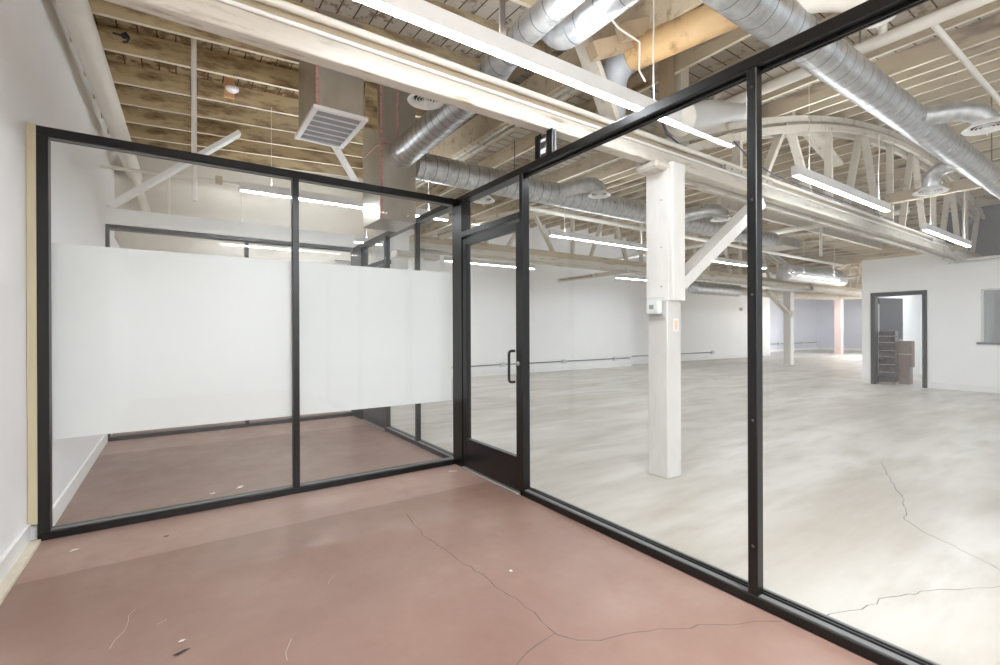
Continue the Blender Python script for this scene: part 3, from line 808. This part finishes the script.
part(gr, 'backing', 'scr', (.01, .38, .02, .70, .026, .03), bev=0)

t = thing('duct_box', 'tall sheet metal plenum box with pink seam tape, between two round ducts', 'duct', (1.74, 4.72, 2.42))
part(t, 'casing', 'sheet', (0, .40, 0, .55, 0, 1.5), bev=.004)
part(t, 'seam_tape', 'tape', (-.003, .028, -.003, 0, .0, 1.5), (.18, .208, -.003, 0, .8, 1.5), (0, .40, -.004, 0, .78, .80), (-.003, 0, 0, .55, .78, .80), bev=0)
part(t, 'filler_block', 'joist', (-.14, -.02, .02, .06, .92, 1.5), bev=0)

# ------------------------------------------------------------------ pipes and small ceiling things
tag(MB().tube([(-.62, 2.0, 3.5), (-.58, 4.26, 3.5), (-.56, 5.06, 3.49), (-.535, 6.72, 3.51), (-.50, 8.69, 3.53)], .09, 20).build('wall_pipe', 'pipe'), 'fat white pipe running along the top of the left wall', 'pipe')
MB().tube([(-.50, 8.5, 3.50), (-.36, 8.6, 3.0)], .055, 14).build('drop_leg', 'pipe', bpy.data.objects['wall_pipe'])
mb = MB(); collar(mb, (-.53, 7.2, 3.515), (0, 1, 0), .09, .05); mb.build('coupling', 'pipe', bpy.data.objects['wall_pipe'])
t = thing('drop_pipe', 'slim vertical white pipe hanging from the joists above the left pane', 'pipe', (.13, 4.97, 2.42))
MB().tube([(0, 0, 0), (0, 0, 1.55)], .021, 12).build('pipe_run', 'pipe', t)
mb = MB(); collar(mb, (0, 0, 1.17), (0, 0, 1), .022, .07); mb.build('coupling', 'pipe', t)
MB().tube([(-.03, 0, 1.08), (-.024, 0, .92), (.024, 0, .92), (.03, 0, 1.08)], .004, 6).build('clip', 'darkcable', t)
t = thing('sprinkler_pipe', 'thin white pipe along the rear wall of the glass rooms', 'pipe', (-.5, 7.2, 3.2))
MB().tube([(-.235, 0, 0), (2.2, 0, .06)], .022, 10).build('pipe_run', 'pipe', t)
MB().box(.92, 1.0, -.03, .03, .0, .1).build('fitting', 'beamtan', t)
MB().tube([(.42, 0, 0), (.42, 0, -.5)], .018, 10).build('drop', 'pipe', t)
t = thing('sprinkler_pipe', 'cream pipe crossing the upper right joists with a coupling', 'pipe', (4.53, 0, 3.50))
MB().tube([(0, 3.2, 0), (0, -1.5, 0)], .045, 16).build('pipe_run', 'pipe', t)
mb = MB(); mb.tube([(0, 1.28, 0), (0, 1.28, 0), (0, 1.38, 0), (0, 1.38, 0)], [.045, .062, .062, .045], 18, False); mb.tube([(0, 1.33, .0), (0, 1.33, .13)], .03, 12)
mb.build('coupling', 'pipe', t)
MB().tube([(0, 1.04, -.02), (1.0, 1.03, -.03), (4.2, 1.0, -.05)], .021, 12).build('branch', 'pipe', t)
tag(MB().tube([(2.97, 2.48, 3.42), (3.16, 1.60, 3.43)], .115, 24).build('wrapped_pipe', 'terracotta'), 'fat tan wrapped pipe among the timbers, upper centre', 'pipe')
o_ = bpy.data.objects['wrapped_pipe']
for k, f in enumerate((.28, .74)):
    p = Vector((2.97, 2.48, 3.42)).lerp(Vector((3.16, 1.60, 3.43)), f); ax = Vector((.16, -.9, .04))
    mb = MB(); collar(mb, p, ax, .115, .02); mb.build('strap', ('darkcable', 'lath')[k], o_)
tag(MB().tube([tuple(p) for p in arc_pts((2.97, 2.48, 3.42), (2.95, 2.62, 3.42), (2.95, 2.66, 3.28))]+[(2.95, 2.68, 2.92)], .118, 22).build('pipe_elbow', 'vane'), 'grey elbow at the lower end of the tan wrapped pipe', 'pipe')
tag(MB().tube([(3.25, 2.5, 3.22), (3.35, 2.52, 3.1), (3.5, 2.54, 2.95), (3.65, 2.53, 2.9)], .008, 8).build('cable', 'blue'), 'blue cable drooping below the tan wrapped pipe', 'cable')
tag(MB().tube([(4.5, 2.5, 3.1), (4.8, 2.5, 2.98), (5.3, 2.5, 2.915), (6.5, 2.5, 2.905), (9.0, 2.5, 2.905)], .006, 8).build('cable', 'blue'), 'blue cable lying along the near truss', 'cable')
tag(MB().tube([(2.30, 2.3, 3.84), (2.35, 2.3, 3.55), (2.62, 2.3, 3.42), (2.85, 2.3, 3.40), (2.87, 2.32, 3.2), (2.95, 2.33, 3.15)], .007, 8).build('cable', 'cable'), 'pale looped wire left of the tan wrapped pipe', 'cable')
# hub timber lump behind the cable
t = thing('timber_block', 'lumpy brown timber joint behind the pale looped wire', 'timber')
MB().bar((2.52, 2.47, 3.30), (2.86, 2.42, 3.46), .09, .11).build('block', 'brown', t)
MB().bar((2.70, 2.36, 3.44), (3.2, 2.30, 3.68), .06, .12).build('block', 'brown', t)
t = thing('sprinkler_pipe', 'white pipe crossing the farther hall roof, with a vertical drop', 'pipe', (11.2, 0, 3.45))
MB().tube([(0, 2.9, 0), (0, 11.0, 0)], .045, 12).build('pipe_run', 'pipe', t)
MB().tube([(0, 4.35, 0), (0, 4.35, -.65)], .03, 10).build('drop', 'pipe', t)
t = thing('sprinkler_pipe', 'white pipe running lengthwise under the farther hall roof', 'pipe', (5, 6.4, 3.36))
MB().tube([(0, 0, 0), (13, 0, 0)], .04, 12).build('pipe_run', 'pipe', t)
for k, (x, y) in enumerate(((9.6, 3.2), (12.0, 3.2), (14.2, 3.2))):
    stick('roof_brace', 'pale diagonal brace rising from the near truss to the hall roof, %s from the viewer' % ORD[k], 'brace', (x, 2.8, 2.75), (x+.2, 5.2, arch(x+.2)+.1), .05, .13, 'truss', (0, 0, 1), 'braces behind the near truss')
stick('roof_purlin', 'pale timber purlin between the two trusses, near the office corner', 'purlin', (8.3, 4.9, 3.62), (16.5, 4.9, 3.62), .08, .18, 'truss', (0, 0, 1))
t = thing('smoke_detector', 'white smoke detector on an orange wood block under the joists', 'smoke detector', (.46, 5.66, 3.70))
part(t, 'block', 'orange', (-.045, .045, -.02, .02, .0, .2), bev=0, label='orange wood block')
MB().lathe([(0, -.035), (.04, -.035), (.06, -.02), (.065, 0), (0, 0)], (0.02, -.06, .08), (0, 0, 1), 24).build('head', 'plastic', t)
part(t, 'arm', 'plastic', (.0, .04, -.07, 0, .08, .09), bev=0)
t = thing('pipe_hook', 'small black hook on the second tan joist near the left wall', 'hook', (-.33, 4.64, 3.52))
MB().tube([(-.07, 0, .02), (-.02, 0, .02), (.01, 0, .05), (.03, 0, .02), (.02, 0, -.02), (-.01, 0, -.03)], .009, 8).build('bracket', 'rubber', t)
MB().lathe([(0, .02), (.018, .016), (.022, 0)], (0, .0, .02), (0, -1, 0), 14).build('plate', 'rubber', t)

# conduit along the back wall with outlet boxes
t = thing('electrical_conduit', 'thin grey conduit with outlet boxes low on the long white wall', 'conduit', (0, 11.03, .29))
MB().tube([(3.0, 0, 0), (13.08, 0, 0)], .016, 8).build('conduit_run', 'bead', t)
for x in (7.65, 10.0, 12.3): part(t, 'outlet_box', 'greymetal', (x-.08, x+.08, -.05, .0, -.06, .06), bev=.004)
t = thing('electrical_conduit', 'second conduit with outlet boxes, right of the near column', 'conduit', (0, 11.53, .30))
MB().tube([(13.3, 0, 0), (19.0, 0, 0)], .018, 8).build('conduit_run', 'bead', t)
for x in (16.2, 19.0): part(t, 'outlet_box', 'greymetal', (x-.09, x+.09, -.05, .0, -.07, .07), bev=.004)
t = thing('electrical_conduit', 'faint conduit along the bluish far wall', 'conduit', (0, 13.28, .45))
MB().tube([(24.1, 0, 0), (33.5, 0, 0)], .022, 8).build('conduit_run', 'bead', t)
for x in (26.0, 28.6, 31.5): part(t, 'outlet_box', 'greymetal', (x-.12, x+.12, -.05, .0, -.1, .1), bev=0)
t = thing('emergency_light', 'twin headed emergency light high on the long wall', 'light', (17.4, 11.50, 2.78))
part(t, 'case', 'greymetal', (0, .35, -.02, .05, 0, .13), bev=.01)
for x in (-.05, .40): MB().lathe([(0, .12), (.07, .11), (.09, .02), (.05, 0)], (x, -.05, .06), (0, -1, 0), 16).build('head', 'plastic', t)
t = thing('wall_camera', 'tiny round white device on the long wall beside the mullion', 'sensor', (21.3, 11.5, 2.2))
MB().lathe([(0, .07), (.06, .05), (.09, 0), (.09, -.05)], (0, 0, 0), (0, -1, 0), 16).build('dome', 'greymetal', t)

# ------------------------------------------------------------------ office doorway
d = thing('door_3', 'black framed office doorway with dark leaf standing open', 'door', (XW, 3.14, 0)); d['kind'] = 'structure'
part(d, 'frame', 'black', (-.03, .15, -.02, .06, 0, 2.09), (-.03, .15, .88, .97, 0, 2.09), (-.03, .15, .06, .88, 2.0, 2.09))
lf = MB().bar((.42, .95, 1.005), (1.1, .70, 1.005), .04, 1.97).build('leaf', 'leaf', d)
MB().bar((.40, .957, 1.0), (.42, .95, 1.0), .035, 1.7).build('edge_plate', 'trim', lf)
MB().tube([(1.0, .72, 1.0), (.98, .66, 1.0), (.88, .70, 1.0)], .012, 8).build('lever_handle', 'alu', lf)
t = thing('carton_stack', 'pile of dark flat cartons in glossy stretch wrap inside the office door', 'stack', (XW+.14, 3.705, 0))
mb = MB(); z = .05
for i in range(10):
    j = random.uniform(0, .012); mb.box(j, .22+j, j, .30+j, z, z+.112, bev=.008); z += .116
mb.build('wrapped_cartons', 'wrap', t)
part(t, 'pallet', 'cardboard', (0, .23, 0, .31, 0, .05), bev=0)
for zz in (.28, .46, .62, .78, .95, 1.1): MB().tube([(-.006, .0, zz), (-.006, .30, zz+random.uniform(-.02, .03))], .004, 6).build('wrap_fold', 'greymetal', t)
t = thing('cardboard_box', 'brown corrugated box standing on top of a narrower box in the office doorway', 'box', (XW+.46, 3.50, .385))
bx = part(t, 'carton', 'cardboard', (0, .22, 0, .27, 0, .60), bev=.006)
part(bx, 'tape_strip', 'lath', (-.002, 0, .0, .27, .29, .31), bev=0)
t = thing('cardboard_box', 'narrow grey brown box at the floor of the office doorway', 'box', (XW+.47, 3.53, 0))
part(t, 'carton', 'cardboard', (0, .2, 0, .20, 0, .385), bev=.006); part(t, 'flap', 'cardboard', (-.02, 0, .0, .20, .30, .38), bev=0)

w1 = thing('window_1', 'office window with dark sill at the right edge', 'window', (XW, 1.5, 0)); w1['kind'] = 'structure'
part(w1, 'window_frame', 'greymetal', (.0, .12, .77, .81, .98, 2.05), (.0, .12, -.6, .77, 2.02, 2.05))
part(w1, 'window_sill', 'leaf', (-.06, .12, -.6, .86, .95, .99))
MB().quad((.06, -.6, .98), (.06, .79, .98), (.06, .79, 2.03), (.06, -.6, 2.03)).build('pane', 'wglass', w1)
part(w1, 'backing', 'scr', (.5, .52, -.6, .69, .7, 2.3), bev=0)

# thin white rail at top of the office wall
tag(MB().tube([(XW-.05, 2.7, 2.66), (XW-.05, -2, 2.70)], .025, 8).build('conduit_pipe', 'pipe'), 'white pipe running along the top edge of the office wall', 'pipe')

# ------------------------------------------------------------------ litter on the red floor
def scrap(label, x, y, pts, mat='paper'):
    mb = MB(); vs = [(a, b, .004+random.uniform(0, .006)) for a, b in pts]
    mb.add(vs, [tuple(range(len(vs)))]); mb.add([(a, b, c-.0015) for a, b, c in vs], [tuple(range(len(vs)))[::-1]])
    o = mb.build('paper_scrap', mat, loc=(x, y, .001)); return tag(o, label, 'scrap', 'paper scraps on the red floor')
scrap('crumpled white paper scrap behind the left pane, larger one', .41, 4.29, [(-.03, -.02), (.01, -.025), (.02, .0), (.035, .03), (-.005, .025), (-.012, .005)])
scrap('small white paper scrap behind the left pane', .22, 4.25, [(-.025, -.012), (.02, -.008), (.015, .018), (-.005, .01)])
scrap('white chip on the floor just in front of the left frame corner', -.49, 3.6, [(-.02, -.012), (.012, -.016), (.022, .008), (-.008, .014)])
scrap('white chip low in the left foreground', .01, 2.29, [(-.012, -.008), (.006, -.011), (.014, .004), (-.002, .011)])
scrap('white curl of paper at the foot of the corner post', 2.02, 3.70, [(-.035, .015), (-.025, -.005), (.03, -.035), (.035, -.022)])
scrap('dark splinter lying near the centre mullion', .97, 3.70, [(-.03, .0), (-.01, -.012), (.03, .006), (.01, .012)], 'brown')
scrap('dark sliver low in the left foreground, beside a white chip', .01, 2.21, [(-.03, -.008), (-.01, -.012), (.03, .008), (.008, .01)], 'dark')
scrap('small dark fleck in front of the left pane, near the frame corner', -.06, 3.52, [(-.015, -.008), (.008, -.01), (.016, .006), (-.004, .01)], 'dark')
scrap('tiny white crumb beside the long floor crack', 1.42, 1.98, [(-.008, -.006), (.008, -.007), (.01, .006), (-.004, .008)])

# ------------------------------------------------------------------ light
w = bpy.data.worlds.new('World'); bpy.context.scene.world = w; w.use_nodes = True
bg = w.node_tree.nodes['Background']; bg.inputs[0].default_value = (.86, .93, 1, 1); bg.inputs[1].default_value = .38

def area(name, loc, sx, sy, power, rot=(0, 0, 0), col=(.9, .95, 1)):
    l = bpy.data.lights.new(name, 'AREA'); l.shape = 'RECTANGLE'; l.size = sx; l.size_y = sy; l.energy = power; l.color = col
    o = bpy.data.objects.new(name, l); C.objects.link(o); o.location = loc; o.rotation_euler = rot; return o
area('office_ceiling_lamp', (15.2, 3.3, 2.55), 1.2, .6, 9, col=(.9, .95, 1))
area('far_bay_fill', (27, 7, 3.2), 3, 1, 420, col=(.93, .95, 1))  # unseen fill added to brighten the bluish far bay
area('far_bay_fill', (21, 3, 3.2), 3, 1, 150)  # second added fill for the far bay
# unseen fill lights added behind the viewer, along the lamp rows
area('row_fill', (1.27, -1.42, 2.745), 1.3, .05, 80)  # added boost just under the lamp mirrored in the panes
area('row_fill_up', (1.27, -1.42, 2.86), 1.3, .05, 60, rot=(PI, 0, 0))  # upward fill added to brighten the upper left wall
area('row_fill', (6.0, -1.4, 2.75), 2.4, .12, 4)
area('row_fill', (10.0, -1.4, 2.75), 2.4, .12, 4)

# ------------------------------------------------------------------ camera
cam = bpy.data.cameras.new('Camera'); co = bpy.data.objects.new('Camera', cam); C.objects.link(co)
cam.sensor_width = 36; cam.sensor_fit = 'HORIZONTAL'; cam.lens = 470.53*36/1000
cam.shift_y = -(332.5-331.394)/1000
yaw, pitch, roll = .601354, -.000995, -.003732
c, s = math.cos(yaw), math.sin(yaw)
fwd = Vector((s*math.cos(pitch), c*math.cos(pitch), math.sin(pitch)))
right = Vector((c, -s, 0)); up = right.cross(fwd)
r2 = right*math.cos(roll)+up*math.sin(roll); u2 = up*math.cos(roll)-right*math.sin(roll)
mt = Matrix.Identity(4)
for i in range(3): mt[i][0], mt[i][1], mt[i][2] = r2[i], u2[i], -fwd[i]
mt.translation = (0, 0, 1.25)
co.matrix_world = mt
cam.clip_start = .05
bpy.context.scene.camera = co

sc = bpy.context.scene
sc.view_settings.view_transform = 'Standard'
sc.view_settings.exposure = 1.54
sc.view_settings.gamma = 1.07
sc.cycles.use_denoising = True
sc.cycles.max_bounces = 10; sc.cycles.diffuse_bounces = 6; sc.cycles.glossy_bounces = 4
sc.cycles.transparent_max_bounces = 24; sc.cycles.sample_clamp_indirect = 8
